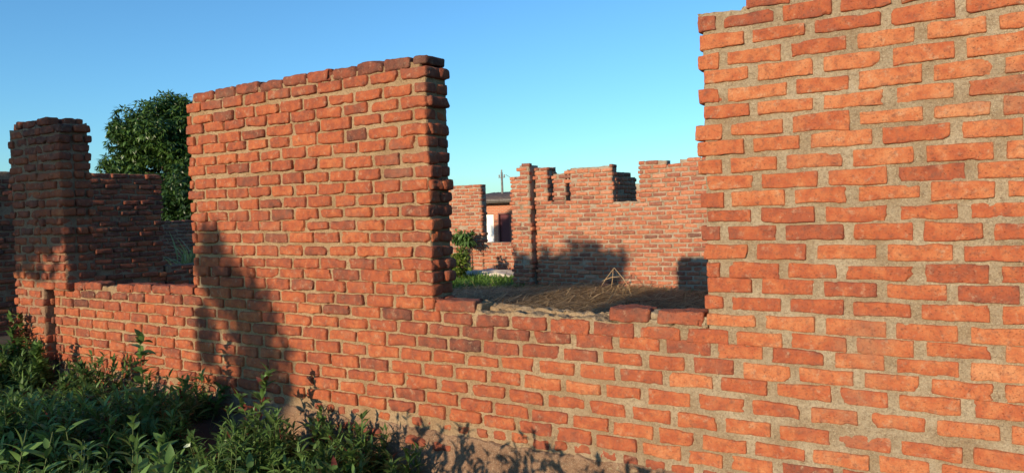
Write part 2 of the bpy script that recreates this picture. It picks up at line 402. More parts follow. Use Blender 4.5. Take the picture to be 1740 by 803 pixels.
def course(acc, i, s0, s1, rag=0.0, yb=None, seg=(22, 4, 8), joint=None, dark=0.0, yf=YF, only=None):
    """front leaf of course i from s0 to s1"""
    js = row_joints(i, s0-0.3, s1+0.3)
    cen = []; half = []; tone = []
    for a, b in zip(js, js[1:]):
        jt = (0.020 + 0.014*np.clip((a+2.5)/1.2, 0, 1))/2
        a2 = max(a+jt, s0); b2 = min(b-jt, s1)
        if b2-a2 < 0.045: continue
        l = (b2-a2)/2 - abs(rng.normal(0, 0.004)); c = (a2+b2)/2
        hz = 0.0352 - 0.0010*np.clip((c+2.5)/1.2, 0, 1) + rng.normal(0, 0.0024)
        pr = 0.0155 - 0.0045*np.clip((c+3.2)/1.6, 0, 1) + rng.normal(0, 0.0022)
        dp = 0.055
        cen.append((c, yf - pr + dp, rowz(i, c)+rng.normal(0, 0.0015))); half.append((l, dp, hz))
        tone.append(tone_at(i, c)-dark)
    kr = np.array(cen)[:, 0] > -1.9 if cen else np.zeros(0, bool)
    for kk, rr_, am in ((kr, 0.0075, 0.0026), (~kr, 0.012, 0.0036)):
        if kk.any(): bricks(acc, np.array(cen)[kk], np.array(half)[kk], np.array(tone)[kk], seg, r=rr_, amp=am, chip=0.3)

def back_leaf(acc, rows, s0, s1, yb, off=0.0, ends=True):
    """rougher rear leaf; tooth-like ends that stick out into the openings"""
    cen = []; half = []; tone = []
    for i in rows:
        s = s0 + (0.0 if i % 2 else -0.115)
        if ends and i % 2:                                    # through header closing the opening
            z = lin(i)+np.interp(s1, ROW_S, ROW_DZ[min(max(i, -4), 28)+4])
            bricks(acc, [(s1-0.06+rng.normal(0, 0.008), (YF+yb)/2+0.006, z), (s0+0.06+rng.normal(0, 0.008), (YF+yb)/2+0.006, z)], [(0.06, (yb-YF)/2-0.002, 0.033)]*2, rng.normal(0.36, 0.08, 2), (6, 10, 5), r=0.015, amp=0.005, chip=0.6)
        while s < s1:
            a = max(s, s0); b = min(s+0.232, s1)
            if b-a > 0.05:
                c = (a+b)/2; z = lin(i)+np.interp(c, ROW_S, ROW_DZ[min(max(i, -4), 28)+4])
                e = rng.normal(0, 0.012) if (b > s1-0.02 or a < s0+0.02) else 0
                cen.append((c+e, yb-0.045+rng.normal(0, 0.004), z)); half.append(((b-a)/2, 0.05, 0.033)); tone.append(0.42+rng.normal(0, 0.1))
            s += 0.255
    bricks(acc, cen, half, tone, (6, 3, 3), r=0.014, amp=0.004)

def seg_mortar(acc, s0, s1, i_top, i_bot, yb, ztop=None, zbot=None, fine=0.02, top=0.012):
    """mortar core of a stretch; it follows the courses' own heights at its top"""
    z1 = ztop if ztop is not None else rowz(i_top, (s0+s1)/2)+0.032
    z0 = zbot if zbot is not None else rowz(i_bot, (s0+s1)/2)-0.045
    rec = lambda p: 0.004 - 0.004*np.clip((p[:, 0]+3.2)/1.6, 0, 1) + vn(p, 5, 77)*0.0025 + vn(p, 30, 78)*0.0025
    slab(acc, (s0, YF, z0), (s1, yb, z1), (fine, 0.03, fine), 0.0035, top=top, recess=rec, seed=3)

wall = thing("brick_wall", "long unplastered orange brick wall in front with two window openings and weeds at its foot", "brick wall", (0, 0, 0))
YB = YF+0.20
S_L, S_R = -7.40, 2.6

# lower wall: courses 19..26, a header course 27, mud smeared footing
a = Acc()
for i in range(19, 27): course(a, i, S_L, S_R)
cen = []; half = []; tone = []
s = S_L
while s < S_R:
    L = rng.normal(0.118, 0.012); c = s+L/2
    if rng.random() < 0.88:
        cen.append((c, YF-0.004+0.05+rng.normal(0, 0.004), rowz(27, c)+rng.normal(0, 0.005))); half.append((L/2-0.012, 0.05, 0.028)); tone.append(0.42+rng.normal(0, 0.1))
    s += L+0.012
bricks(a, cen, half, tone, (9, 5, 6), r=0.016, amp=0.0045, chip=0.9)
seg_mortar(a, S_L, S_R, 19, 27, YB, ztop=0.845, zbot=0.08, fine=0.011, top=0.014)
back_leaf(a, range(19, 28), S_L, S_R, YB)
a.build("lower_wall", [BRICK, MORTAR], wall)
a = Acc()
rec = lambda p: -0.012 - 0.05*np.clip((0.06-p[:, 2])/0.3, 0, 1) + vn(p, 4, 55)*0.02 + vn(p, 12, 56)*0.017 + vn(p, 50, 57)*0.005
slab(a, (S_L, YF-0.002, -0.42), (S_R, YB+0.03, 0.125), (0.016, 0.05, 0.016), 0.006, top=0.03, recess=rec, m=0, seed=9)
cen = [(s, YF+0.03+rng.normal(0, 0.008), 0.055+rng.normal(0, 0.01)) for s in np.arange(S_L+0.1, S_R, 0.2) if rng.random() < 0.45]
bricks(a, cen, [(0.07+rng.random()*0.04, 0.05, 0.028) for _ in cen], [0.45+rng.normal(0, 0.1) for _ in cen], (8, 4, 5), r=0.02, amp=0.006, m=1)
a.build("footing", [MUD, BRICK], wall, label="mud smeared footing at the bottom of the wall")

# piers above the sill
def pier(s0, s1, i0, name_label, i_cop=None, yb=YB, ends=(True, True), cop=None, last=18, seg=(22, 4, 8), zt=None):
    a = Acc()
    for i in range(i0, last+1):
        e0 = rng.normal(0, 0.010) if ends[0] else 0; e1 = rng.normal(0, 0.010) if ends[1] else 0
        course(a, i, s0+e0, s1+e1, seg=seg, dark=(0.06 if i == i0 else 0))
    seg_mortar(a, s0+0.022, s1-0.022, i0, last, yb, fine=0.011, ztop=zt, zbot=0.80)
    back_leaf(a, range(i0, last+1), s0, s1, yb)
    return a.build("pier", [BRICK, MORTAR], wall, label=name_label)

pier(-5.285, -2.925, 1, "wide middle pier between the two window openings")
pier(-1.255, S_R, 1, "tall pier at the right", ends=(True, False))
# the right pier goes on upwards, stepping back one brick
a = Acc()
for i in range(-4, 1): course(a, i, -1.03+(0.12 if i % 2 else 0), S_R, dark=0.05)
seg_mortar(a, -1.01, S_R, -4, 0, YB, zbot=2.33, fine=0.014)
back_leaf(a, range(-4, 1), -1.03, S_R, YB)
a.build("upper_wall", [BRICK, MORTAR], wall)
a = Acc()
slab(a, (-1.26, YF+0.002, 2.318), (-1.0, YB-0.004, 2.36), (0.02, 0.03, 0.02), 0.006, top=0.02, m=0)
a.build("mortar_bed", [MORTAR], wall)

# coping course on the middle pier
a = Acc(); js = [-5.21, -4.95, -4.70, -4.45, -4.20, -3.96, -3.72, -3.50, -3.27, -3.05]
cen = []; half = []; tone = []
for p, q in zip(js, js[1:]):
    c = (p+q)/2; cen.append((c, YF+0.045, rowz(0, c)+0.002+rng.normal(0, 0.004))); half.append(((q-p)/2-0.008, 0.055, 0.038)); tone.append(0.30+rng.normal(0, 0.09))
bricks(a, cen, half, tone, (14, 5, 6), r=0.019, amp=0.0045, chip=0.6)
cen = [(s, YF+0.15, rowz(0, s)-0.004+rng.normal(0, 0.006)) for s in np.arange(-5.1, -3.0, 0.25)]
bricks(a, cen, [(0.115, 0.045, 0.034)]*len(cen), rng.normal(0.22, 0.06, len(cen)), (8, 4, 4), r=0.018, amp=0.005)
slab(a, (-5.22, YF+0.006, 2.325), (-2.99, YB-0.01, 2.372), (0.02, 0.03, 0.02), 0.005, top=0.018, m=1)
bricks(a, [(-2.985, YF+0.10, 2.372)], [(0.055, 0.10, 0.026)], [0.02], (8, 8, 4), r=0.016, amp=0.006)
a.build("coping", [BRICK, MORTAR], wall, label="darker weathered top course of the middle pier")

# sill bricks and the rough mortar beds of the two openings
def sill_brick(s0, s1, z, tone, hz=0.034, yc=YF+0.055, hy=0.07, lab=None, chip=0.6):
    a = Acc(); bricks(a, [((s0+s1)/2, yc, z)], [((s1-s0)/2, hy, hz)], [tone], (20, 12, 8), r=0.013, amp=0.0045, chip=chip, tilt=0.004)
    a.build("sill_brick", [BRICK], wall, label=lab)
sill_brick(-2.915, -2.625, 0.898, 0.30, lab="sill brick with a broken end beside the middle pier")
sill_brick(-1.765, -1.54, 0.900, 0.33, hz=0.036, lab="dark thick sill brick")
sill_brick(-1.495, -1.262, 0.897, 0.45, hz=0.034)
for s0, s1, t in ((-7.11, -6.86, 0.30), (-6.85, -6.60, 0.36), (-6.36, -6.12, 0.42), (-6.10, -5.86, 0.38), (-5.84, -5.60, 0.34), (-5.58, -5.30, 0.36)):
    sill_brick(s0, s1, rowz(18, -5.28)-0.006+rng.normal(0, 0.005), t)
a = Acc()
slab(a, (-2.93, YF-0.001, 0.835), (-1.25, YB-0.02, 0.872), (0.009, 0.012, 0.012), 0.011, top=0.026, m=0, seed=5)
slab(a, (-2.90, YF+0.10, 0.835), (-1.26, YB-0.03, 0.890), (0.011, 0.012, 0.014), 0.013, top=0.03, m=0, seed=6)
for s in (-2.62, -1.52, -1.27): slab(a, (s-0.022, YF+0.012, 0.85), (s+0.022, YB-0.05, 0.908), (0.01, 0.02, 0.012), 0.010, top=0.02, m=0, seed=8)
a.build("mortar_bed", [MORTAR], wall, label="rough mortar bed left on the right sill")
a = Acc()
slab(a, (-7.16, YF+0.003, 0.83), (-5.26, YB-0.02, 0.885), (0.011, 0.012, 0.014), 0.011, top=0.03, m=0, seed=15)
slab(a, (-6.62, YF+0.01, 0.83), (-6.34, YB-0.03, 0.905), (0.014, 0.02, 0.014), 0.008, top=0.03, m=0, seed=16)
a.build("mortar_bed", [MORTAR], wall)

# left pillar: proud of the wall below, ragged top
a = Acc()
Y2 = YF-0.085
for i in range(0, 28):
    s0 = -7.955+rng.normal(0, 0.026) + (0.17 if i == 0 else 0.03 if i == 1 else 0); s1 = -7.42+rng.normal(0, 0.008)
    if i == 0: s1 -= 0.02
    st = s0 + (0 if i % 2 else -0.125); cen = []; half = []; tone = []
    while st < s1-0.05:
        p, q = max(st, s0)+0.008, min(st+0.235, s1)
        if q-p > 0.05:
            cen.append(((p+q)/2, Y2-0.008+0.055+rng.normal(0, 0.005), lin(i)+rng.normal(0, 0.004))); half.append(((q-p)/2-0.004, 0.055, 0.033)); tone.append(0.44+rng.normal(0, 0.09)-(0.15 if i < 4 else 0))
        st += 0.255
    bricks(a, cen, half, tone, (10, 5, 5), r=0.015, amp=0.005, chip=0.7)
    # returning side of the pillar
    for v in np.arange(Y2+0.11+0.07*(i % 2), YF+0.24, 0.122):
        bricks(a, [(-7.51, v, lin(i))], [(0.10, 0.055, 0.033)], [0.42+rng.normal(0, 0.08)], (6, 5, 4), r=0.015, amp=0.005)
        bricks(a, [(-7.86, v, lin(i))], [(0.10, 0.055, 0.033)], [0.42+rng.normal(0, 0.08)], (4, 4, 3), r=0.015, amp=0.005)
slab(a, (-7.93, Y2+0.008, 0.0), (-7.435, YF+0.27, 2.34), (0.02, 0.03, 0.02), 0.006, top=0.03, seed=21)
a.build("pillar", [BRICK, MUD], wall, label="rough brick pillar at the left end, in tree shade")
a = Acc(); YK = 3.80
for i in range(0, 19):
    s0 = -7.43 + (0.05 if i == 0 else 0); s1 = -7.005 + rng.normal(0, 0.012) + (-0.14 if i == 0 else 0.02 if i in (1, 2) else 0)
    p = s0
    for q in ((s0+0.10, s0+0.33, s1) if i % 2 else (s0+0.21, s1)):
        q = min(q, s1)
        if q-p > 0.05: bricks(a, [((p+q)/2, Y2-0.008+0.055+rng.normal(0, 0.005), lin(i)+rng.normal(0, 0.003))], [((q-p)/2-0.006, 0.055, 0.033)], [0.44+rng.normal(0, 0.08)-(0.15 if i < 4 else 0)], (10, 5, 5), r=0.015, amp=0.005, chip=0.7)
        p = q
    vs = [(Y2+0.115, YK)] if i % 2 else [(Y2+0.11, Y2+0.205), (Y2+0.215, YK+0.01)]
    for v0, v1 in vs:
        bricks(a, [(s1-0.10, (v0+v1)/2, lin(i)+rng.normal(0, 0.003))], [(0.10, (v1-v0)/2-0.004, 0.033)], [0.40+rng.normal(0, 0.08)], (6, 8, 5), r=0.015, amp=0.005)
slab(a, (-7.43, Y2+0.010, 0.86), (-7.03, YK-0.015, 2.34), (0.02, 0.03, 0.02), 0.006, top=0.03, seed=22)
a.build("pier", [BRICK, MUD], wall, label="upper part of the left pillar beside the opening")

# ------------------------------------------------------------------ generic walls of the unfinished rooms
def rows_wall(name, parent, xf, u0, u1, zt, zb=-0.1, depth=0.20, holes=(), tops=None, pitch=0.078, jit=0.006, proud=0.010, tone=0.5, tsd=0.15, seg=(5, 2, 2), label=None, step=0.05, z_off=0.0, leaves_both=False, joint=0.02, mats=None, rec=0.0):
    """wall in its own (u along, v into, z) space. tops(u) gives the broken top; holes = (u0,u1,z0,z1)"""
    a = Acc(); nrow = int((zt-zb)/pitch)+1
    def solid(u, z):
        if tops is not None and z > tops(u): return False
        return z < zt and not any(h[0] < u < h[1] and h[2] < z < h[3] for h in holes)
    cuts = sorted({u0, u1} | {h[0] for h in holes} | {h[1] for h in holes})
    for side in ((0, 1) if leaves_both else (0,)):
        cen = []; half = []; tn = []
        for k in range(nrow):
            z = zb+pitch*(k+0.5)+z_off
            zc = sorted({u0, u1} | {e for h in holes if h[2] < z < h[3] for e in h[:2]})
            for c0, c1 in zip(zc, zc[1:]):
                s = c0 - (0.12 if k % 2 else 0)
                while s < c1-0.03:
                    p, q = max(s, c0), min(s+rng.normal(0.228, 0.008), c1)
                    s = q+joint+abs(rng.normal(0, 0.006)) if q < c1 else c1
                    if q-p < 0.05: continue
                    if not solid((p+q)/2, z): continue
                    ed = (abs(q-c1) < 1e-6 or abs(p-c0) < 1e-6); e = rng.normal(0, 0.012) if ed else 0
                    hv = depth/2 if (ed and k % 2) else 0.05; pr = proud+rng.normal(0, jit)
                    v = (-pr+hv) if side == 0 else (depth+pr-hv)
                    cen.append(((p+q)/2+e, v, z+0.012*math.sin(p*1.3)+rng.normal(0, 0.004))); half.append(((q-p)/2, hv, pitch*(0.40+rng.normal(0, 0.02)))); tn.append(tone+rng.normal(0, tsd)-(0.12 if (z > zt-0.1) else 0))
        bricks(a, cen, half, tn, seg, r=0.012, amp=0.004, xf=xf)
    # mortar core in vertical strips so that it follows openings and broken tops
    zlow = min([h[2] for h in holes] + [zt])
    if holes: slab(a, (u0+0.02, 0.004+rec, zb-0.15), (u1-0.02, depth-0.004, zlow-0.02), (step, 0.06, step), 0.006, xf=xf, top=0.012, seed=40)
    for c0, c1 in zip(cuts, cuts[1:]):
        n = max(1, round((c1-c0)/0.25)) if tops is not None else 1
        for k in range(n):
            p = c0+(c1-c0)*k/n; q = c0+(c1-c0)*(k+1)/n; um = (p+q)/2
            t = min(zt, tops(um) if tops is not None else zt)
            zs = [((zlow-0.05) if holes else zb-0.15, t)]
            for h in holes:
                if h[0] < um < h[1]: zs = [w for (l, g) in zs for w in ((l, min(g, h[2])), (max(l, h[3]), g)) if w[1]-w[0] > 0.03]
            for l, g in zs: slab(a, (p-0.002+(0.025 if k == 0 else 0), 0.004+rec, l), (q+0.002-(0.025 if k == n-1 else 0), depth-0.004, g-0.02), (step, 0.06, step), 0.006, xf=xf, top=0.012, seed=40)
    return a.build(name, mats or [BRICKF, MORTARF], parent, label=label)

def along_x(y): return lambda V: V + np.array([0, y, 0])
def along_sun(x, y0): return lambda V: np.stack([x + 0.088*(V[:, 0]-y0) - V[:, 1], V[:, 0], V[:, 2]], -1)   # not quite square to the front wall
def along_y(x): return lambda V: np.stack([x - V[:, 1], V[:, 0], V[:, 2]], -1)      # faces +x

# F1: wall across the yard with broken, notched top
YA = 12.2
w1 = thing("brick_wall", "broken topped brick wall across the straw yard, with slits and a notch in its top", "brick wall")
def top1(u):
    if u < -7.13: return 2.30
    if u > -5.3: return 2.235 - (0.085 if math.sin(u*5.1)+math.sin(u*2.3+1) > 1.05 else 0)
    if u < -6.80: return 2.12
    if u < -6.60: return 2.18
    if u < -5.95: return 2.20
    return 2.23
rows_wall("wall", w1, along_x(YA), -7.42, -0.9, 2.24, holes=[(-7.13, -7.035, 1.61, 3), (-6.755, -6.685, 1.60, 1.945), (-5.82, -5.335, 1.57, 3)], tops=top1, seg=(7, 2, 3), joint=0.018, leaves_both=False)
rows_wall("pier", w1, along_x(YA-0.14), -7.86, -7.43, 2.30, tops=lambda u: 2.05 if u < -7.70 else 2.31, seg=(7, 3, 3), depth=0.34, label="stepped pier standing proud at the left end of the wall")
# cross wall that runs back behind the notch
rows_wall("cross_wall", w1, along_y(-5.83), YA+0.12, YA+1.0, 2.10, tops=lambda u: 2.10 if u < 12.95 else 2.02, seg=(6, 3, 3), label="cross wall in shade behind the notch")
rows_wall("cross_wall", w1, along_y(-7.15), YA+0.2, YA+0.36, 2.26, seg=(4, 2, 2))

# F2: lower wall further back on the left
YC = 14.3
w2 = thing("brick_wall", "farther brick wall with a tall stub pier and a low sill, behind the green weeds", "brick wall")
rows_wall("pier", w2, along_x(YC), -12.2, -10.12, 2.09, seg=(7, 2, 3), depth=0.22)
rows_wall("lower_wall", w2, along_x(YC+0.01), -10.12, -7.3, 0.77, seg=(6, 2, 2))
rows_wall("pier", w2, along_x(YC+0.012), -9.0, -7.3, 1.95, seg=(4, 2, 2), label="pier mostly hidden by the nearer wall")

# side wall, seen at a raking angle on the left; brick tone and mortar darkened to deepen its shade
w3 = thing("brick_wall", "brick side wall at the left in tree shade, its colours darkened for that shade, seen through the left opening", "brick wall")
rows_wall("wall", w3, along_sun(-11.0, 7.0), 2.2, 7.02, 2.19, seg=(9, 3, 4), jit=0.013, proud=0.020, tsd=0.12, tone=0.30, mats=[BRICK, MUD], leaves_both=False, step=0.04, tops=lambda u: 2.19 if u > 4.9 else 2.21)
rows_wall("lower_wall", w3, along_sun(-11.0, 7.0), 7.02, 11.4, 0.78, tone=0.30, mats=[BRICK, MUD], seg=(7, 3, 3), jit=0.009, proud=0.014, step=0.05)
# another, farther back
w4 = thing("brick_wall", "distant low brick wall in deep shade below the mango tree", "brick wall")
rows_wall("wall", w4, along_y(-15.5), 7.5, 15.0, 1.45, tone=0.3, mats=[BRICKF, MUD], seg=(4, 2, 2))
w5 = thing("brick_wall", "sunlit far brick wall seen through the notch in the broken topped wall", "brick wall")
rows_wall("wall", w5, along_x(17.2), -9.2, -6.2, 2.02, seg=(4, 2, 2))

# ------------------------------------------------------------------ far house
YH = 34.6
hs = thing("house", "small brick house with a dark metal roof, far beyond the sill of the back wall", "house")
house_brick, nt, bs = mat("house_brick")
bt = nt.nodes.new("ShaderNodeTexBrick"); tc = nt.nodes.new("ShaderNodeTexCoord"); mp = nt.nodes.new("ShaderNodeMapping")
mp.inputs["Rotation"].default_value = (math.radians(90), 0, 0); nt.links.new(tc.outputs["Object"], mp.inputs[0]); nt.links.new(mp.outputs[0], bt.inputs[0])
bt.inputs["Scale"].default_value = 1; bt.inputs["Brick Width"].default_value = 0.25; bt.inputs["Row Height"].default_value = 0.085; bt.inputs["Mortar Size"].default_value = 0.012
bt.inputs["Color1"].default_value = (0.50, 0.14, 0.06, 1); bt.inputs["Color2"].default_value = (0.38, 0.11, 0.055, 1); bt.inputs["Mortar"].default_value = (0.42, 0.30, 0.2, 1)
nt.links.new(bt.outputs[0], bs.inputs[0]); bs.inputs["Roughness"].default_value = 0.9
a = Acc()
doors = [(-24.35, -23.72, 1.30), (-23.42, -22.6, 1.36)]
xs = [-26.5, -24.35, -23.72, -23.42, -22.6, -17.5]
for x0, x1 in zip(xs, xs[1:]):
    dz = [q for q in doors if abs(q[0]-x0) < 1e-6]
    box(a, (x0, YH, dz[0][2] if dz else -0.9), (x1, YH+0.22, 1.94))
box(a, (-26.5, YH+0.22, -0.9), (-26.28, YH+4.5, 1.94)); box(a, (-17.72, YH+0.22, -0.9), (-17.5, YH+4.5, 1.94)); box(a, (-26.28, YH+4.3, -0.9), (-17.72, YH+4.52, 1.94))
a.build("wall", [house_brick], hs, smooth=False)
a = Acc()
n = 160; xr = np.linspace(-27.0, -17.0, n)
zr = 0.02*np.sin(xr*2*np.pi/0.16)
for t0, t1 in ((0, 0.03),):
    top = np.stack([np.stack([xr, np.full(n, YH-0.75), 2.02+zr], -1), np.stack([xr, np.full(n, YH+5.0), 2.62+zr], -1)], 0)
    V = np.concatenate([top.reshape(-1, 3), (top-np.array([0, 0, 0.03])).reshape(-1, 3)])
    i = np.arange(n-1); Q = np.concatenate([np.stack([i, i+1, i+1+n, i+n], -1), np.stack([i, i+n, i+n+1, i+1], -1)+2*n, np.stack([i, i+2*n, i+1+2*n, i+1], -1)])
    a.add(V, Q)
a.build("roof", [plain("rusty_roof_sheet", (0.06, 0.055, 0.055), 0.6, (0.14, 0.10, 0.08), 3)], hs)
a = Acc(); box(a, (-27.0, YH-0.80, 1.96), (-17.0, YH-0.76, 2.10)); box(a, (-27.0, YH-0.70, 1.90), (-17.0, YH-0.62, 1.98))
a.build("fascia", [plain("grey_timber", (0.10, 0.085, 0.075), 0.85, (0.2, 0.18, 0.16), 12)], hs)
a = Acc(); box(a, (-24.33, YH+0.10, -0.8), (-23.74, YH+0.15, 1.29)); dr = a.build("door", [plain("white_paint", (0.80, 0.79, 0.74), 0.6)], hs, label="whitewashed door", smooth=False)
a = Acc(); box(a, (-23.34, YH+0.10, -0.8), (-22.68, YH+0.15, 1.28))
for z in (-0.2, 0.5, 1.1): box(a, (-23.30, YH+0.085, z), (-22.72, YH+0.099, z+0.09))
a.build("door", [plain("maroon_door_paint", (0.10, 0.025, 0.03), 0.55)], hs, label="dark maroon door", smooth=False)
a = Acc()
for x0, x1 in ((-23.42, -23.345), (-22.675, -22.6)): box(a, (x0, YH-0.02, -0.8), (x1, YH+0.16, 1.36))
box(a, (-23.345, YH-0.02, 1.285), (-22.675, YH+0.16, 1.36))
a.build("door_frame", [plain("brown_frame", (0.16, 0.06, 0.05), 0.6)], hs, smooth=False)

pl = thing("utility_pole", "thin grey utility pole rising behind the far house roof", "pole", (-25.7, 38.5, -0.75))
a = Acc(); tube(a, [(0, 0, 0), (0.02, 0, 2.5), (0.0, 0, 4.55)], [0.09, 0.075, 0.06]); a.build("pole", [plain("weathered_pole", (0.13, 0.12, 0.11), 0.9, (0.22, 0.2, 0.18), 8)], pl)
a = Acc(); box(a, (-0.22, -0.03, 4.20), (0.22, 0.03, 4.25)); a.build("crossarm", [plain("steel_arm", (0.15, 0.15, 0.16), 0.6)], pl, smooth=False)
INS = plain("porcelain", (0.30, 0.28, 0.26), 0.4)
for dx in (-0.18, 0.0, 0.18):
    a = Acc(); z0 = 4.25 if dx else 4.55; tube(a, [(dx, 0, z0), (dx, 0, z0+0.05), (dx, 0, z0+0.06), (dx, 0, z0+0.14)], [0.03, 0.03, 0.055, 0.035], 8); a.build("insulator", [INS], pl)
a = Acc()
t = np.linspace(0, 1, 20)[:, None]
p0, p1 = np.array([-25.4, 38.5, 3.62]), np.array([-21.0, 36.2, 2.35]); P = p0*(1-t)+p1*t; P[:, 2] -= (0.5*t*(1-t))[:, 0]
tube(a, P, 0.012, 5); o = a.build("power_line", [plain("wire_black", (0.05, 0.05, 0.05), 0.6)]); tag(o, "thin sagging wire running down from the utility pole to the far house", "wire")

# ------------------------------------------------------------------ trees
def crown_leaves(acc, blobs, ncl, per, ll, lw, droop=0.5, seed=0, shell=0.55, tone=(0.15, 0.75)):
    g = np.random.default_rng(seed)
    vol = np.array([b[3]*b[4]*b[5] for b in blobs])**0.67; vol = vol/vol.sum()
    cs = []
    for b, f in zip(blobs, vol):
        n = max(4, int(ncl*f)); dv = g.normal(size=(n, 3)); dv /= np.linalg.norm(dv, axis=1, keepdims=True)
        r = (shell+(1-shell)*g.random(n))[:, None]
        c = dv*r*np.array(b[3:6])+np.array(b[:3]); c += vn3(c, 1.1, 61)*0.22*min(b[3:6])
        cs.append(np.concatenate([c, dv], 1))
    cs = np.concatenate(cs); c = np.repeat(cs[:, :3], per, 0); out = np.repeat(cs[:, 3:], per, 0)
    N = len(c)
    dr = g.normal(size=(N, 3)); dr[:, 2] *= 0.6; dr /= np.linalg.norm(dr, axis=1, keepdims=True); dr = dr + out*0.5; dr[:, 2] -= droop
    dr /= np.linalg.norm(dr, axis=1, keepdims=True)
    nm = g.normal(size=(N, 3))*0.5+np.array([0, 0, 1]) + out*0.4
    tt = np.repeat(g.uniform(*tone, len(cs)), per)+g.normal(0, 0.08, N)
    leaves(acc, c+dr*ll*0.15, dr, nm, ll*(0.7+0.6*g.random(N)), lw*(0.8+0.4*g.random(N)), 0.15+0.2*g.random(N), np.clip(tt, 0, 0.85), K=4)

def trunk(acc, base, top, r0, r1, limbs, seed=0):
    g = np.random.default_rng(seed); base = np.array(base, float); top = np.array(top, float)
    t = np.linspace(0, 1, 8)[:, None]; P = base*(1-t)+top*t; P[1:-1, :2] += g.normal(0, r0*0.35, (6, 2))
    tube(acc, P, np.linspace(r0, r1, 8), 10)
    for e in limbs:
        k = g.integers(3, 8); s = P[k]; e = np.array(e, float); t = np.linspace(0, 1, 6)[:, None]
        L = s*(1-t)+e*t; L[:, 2] += (np.sin(t[:, 0]*np.pi))*0.12*np.linalg.norm(e-s); tube(acc, L, np.linspace(r1*0.8, r1*0.2, 6), 6)

mg = thing("mango_tree", "round dark green mango tree standing behind the left brick walls", "tree", (-23.6, 15.2, 0))
bl = [(0.0, 0, 4.45, 1.65, 1.7, 1.05), (-0.75, 0.2, 3.9, 1.1, 1.3, 0.95), (0.8, -0.1, 4.1, 1.25, 1.4, 1.1), (0.2, 0, 3.2, 1.7, 1.8, 1.1), (0.4, 0, 5.3, 0.7, 0.8, 0.35), (-1.3, 0.1, 4.5, 0.5, 0.7, 0.4), (-1.7, 0.1, 3.3, 0.45, 0.6, 0.5), (1.6, 0.1, 4.9, 0.6, 0.7, 0.5), (1.2, 0.4, 3.0, 1.3, 1.4, 1.1), (-1.1, 0, 2.8, 0.8, 1.2, 0.7), (0.9, 0.6, 1.9, 1.8, 1.8, 0.9), (1.5, 0.7, 1.0, 1.6, 1.6, 0.9)]
bl = [(x*0.84-y*0.0, x*0.54+y, z, a_, b_, c_) for x, y, z, a_, b_, c_ in bl]
a = Acc(); crown_leaves(a, bl, 5200, 11, 0.165, 0.026, 0.6, 5, 0.5); a.build("crown", [MANGO], mg)
a = Acc(); trunk(a, (0.5, 0.4, -0.3), (0.2, 0.2, 3.0), 0.22, 0.10, [(b[0], b[1], b[2]) for b in bl], 3); a.build("trunk", [BARK], mg)

bt_ = thing("leafy_tree", "low dark tree filling the gap right of the mango tree behind the side wall", "tree", (-19.8, 13.9, 0))
bl = [(0, 0, 2.3, 1.2, 1.2, 0.9), (-0.8, -0.2, 1.5, 1.2, 1.2, 1.0), (0.6, 0.3, 1.2, 1.1, 1.1, 1.0)]
a = Acc(); crown_leaves(a, bl, 1000, 12, 0.17, 0.03, 0.5, 8, 0.4, (0.0, 0.45)); a.build("crown", [MANGO], bt_)
a = Acc(); trunk(a, (0, 0, -0.3), (0, 0, 1.8), 0.12, 0.06, [b[:3] for b in bl], 4); a.build("trunk", [BARK], bt_)

# trees behind the photographer: their shade falls on the pillar, the side wall and the middle pier
sh = thing("shade_tree", "spreading tree behind the viewer that shades the left pillar", "tree", (-9.6, -6.0, 0))
bl = [(1.2, 0, 3.55, 0.95, 1.0, 0.42), (0.9, 0.2, 4.1, 0.75, 1.0, 0.50), (-0.4, 0, 3.4, 1.1, 1.2, 0.50), (-1.9, 0, 3.1, 1.2, 1.2, 0.36), (1.85, 0.1, 4.1, 0.85, 0.9, 0.52), (-3.6, 0.3, 3.9, 1.4, 1.3, 0.9), (-5.6, 0, 3.6, 2.0, 1.5, 1.2), (2.35, 0, 4.35, 0.45, 0.5, 0.22)]
a = Acc(); crown_leaves(a, bl, 2600, 10, 0.15, 0.045, 0.3, 12, 0.2); a.build("crown", [MANGO], sh)
a = Acc(); trunk(a, (0.3, 0, -0.1), (-0.2, 0, 3.3), 0.13, 0.08, [b[:3] for b in bl], 5); a.build("trunk", [BARK], sh)
sp = thing("sapling", "slender sapling behind the viewer that shades the middle pier", "tree", (-5.5, -6.0, 0))
wl = [(-5.22, 1.12, .14, .16), (-5.02, 1.00, .27, .18), (-4.80, 0.82, .32, .20), (-4.66, 0.55, .34, .24), (-4.72, 0.25, .42, .22), (-4.78, 0.02, .42, .2), (-5.27, 0.60, .10, .26), (-5.15, 1.30, .10, .10)]
bl = [(s+4.93, 0, z+2.04, rx, 0.3, rz) for s, z, rx, rz in wl]
a = Acc(); crown_leaves(a, bl, 400, 8, 0.12, 0.026, 0.3, 14, 0.2); a.build("crown", [WEED], sp)
a = Acc(); trunk(a, (0.1, 0, -0.1), (0.05, 0, 2.6), 0.03, 0.012, [b[:3] for b in bl], 6); a.build("trunk", [BARK], sp)

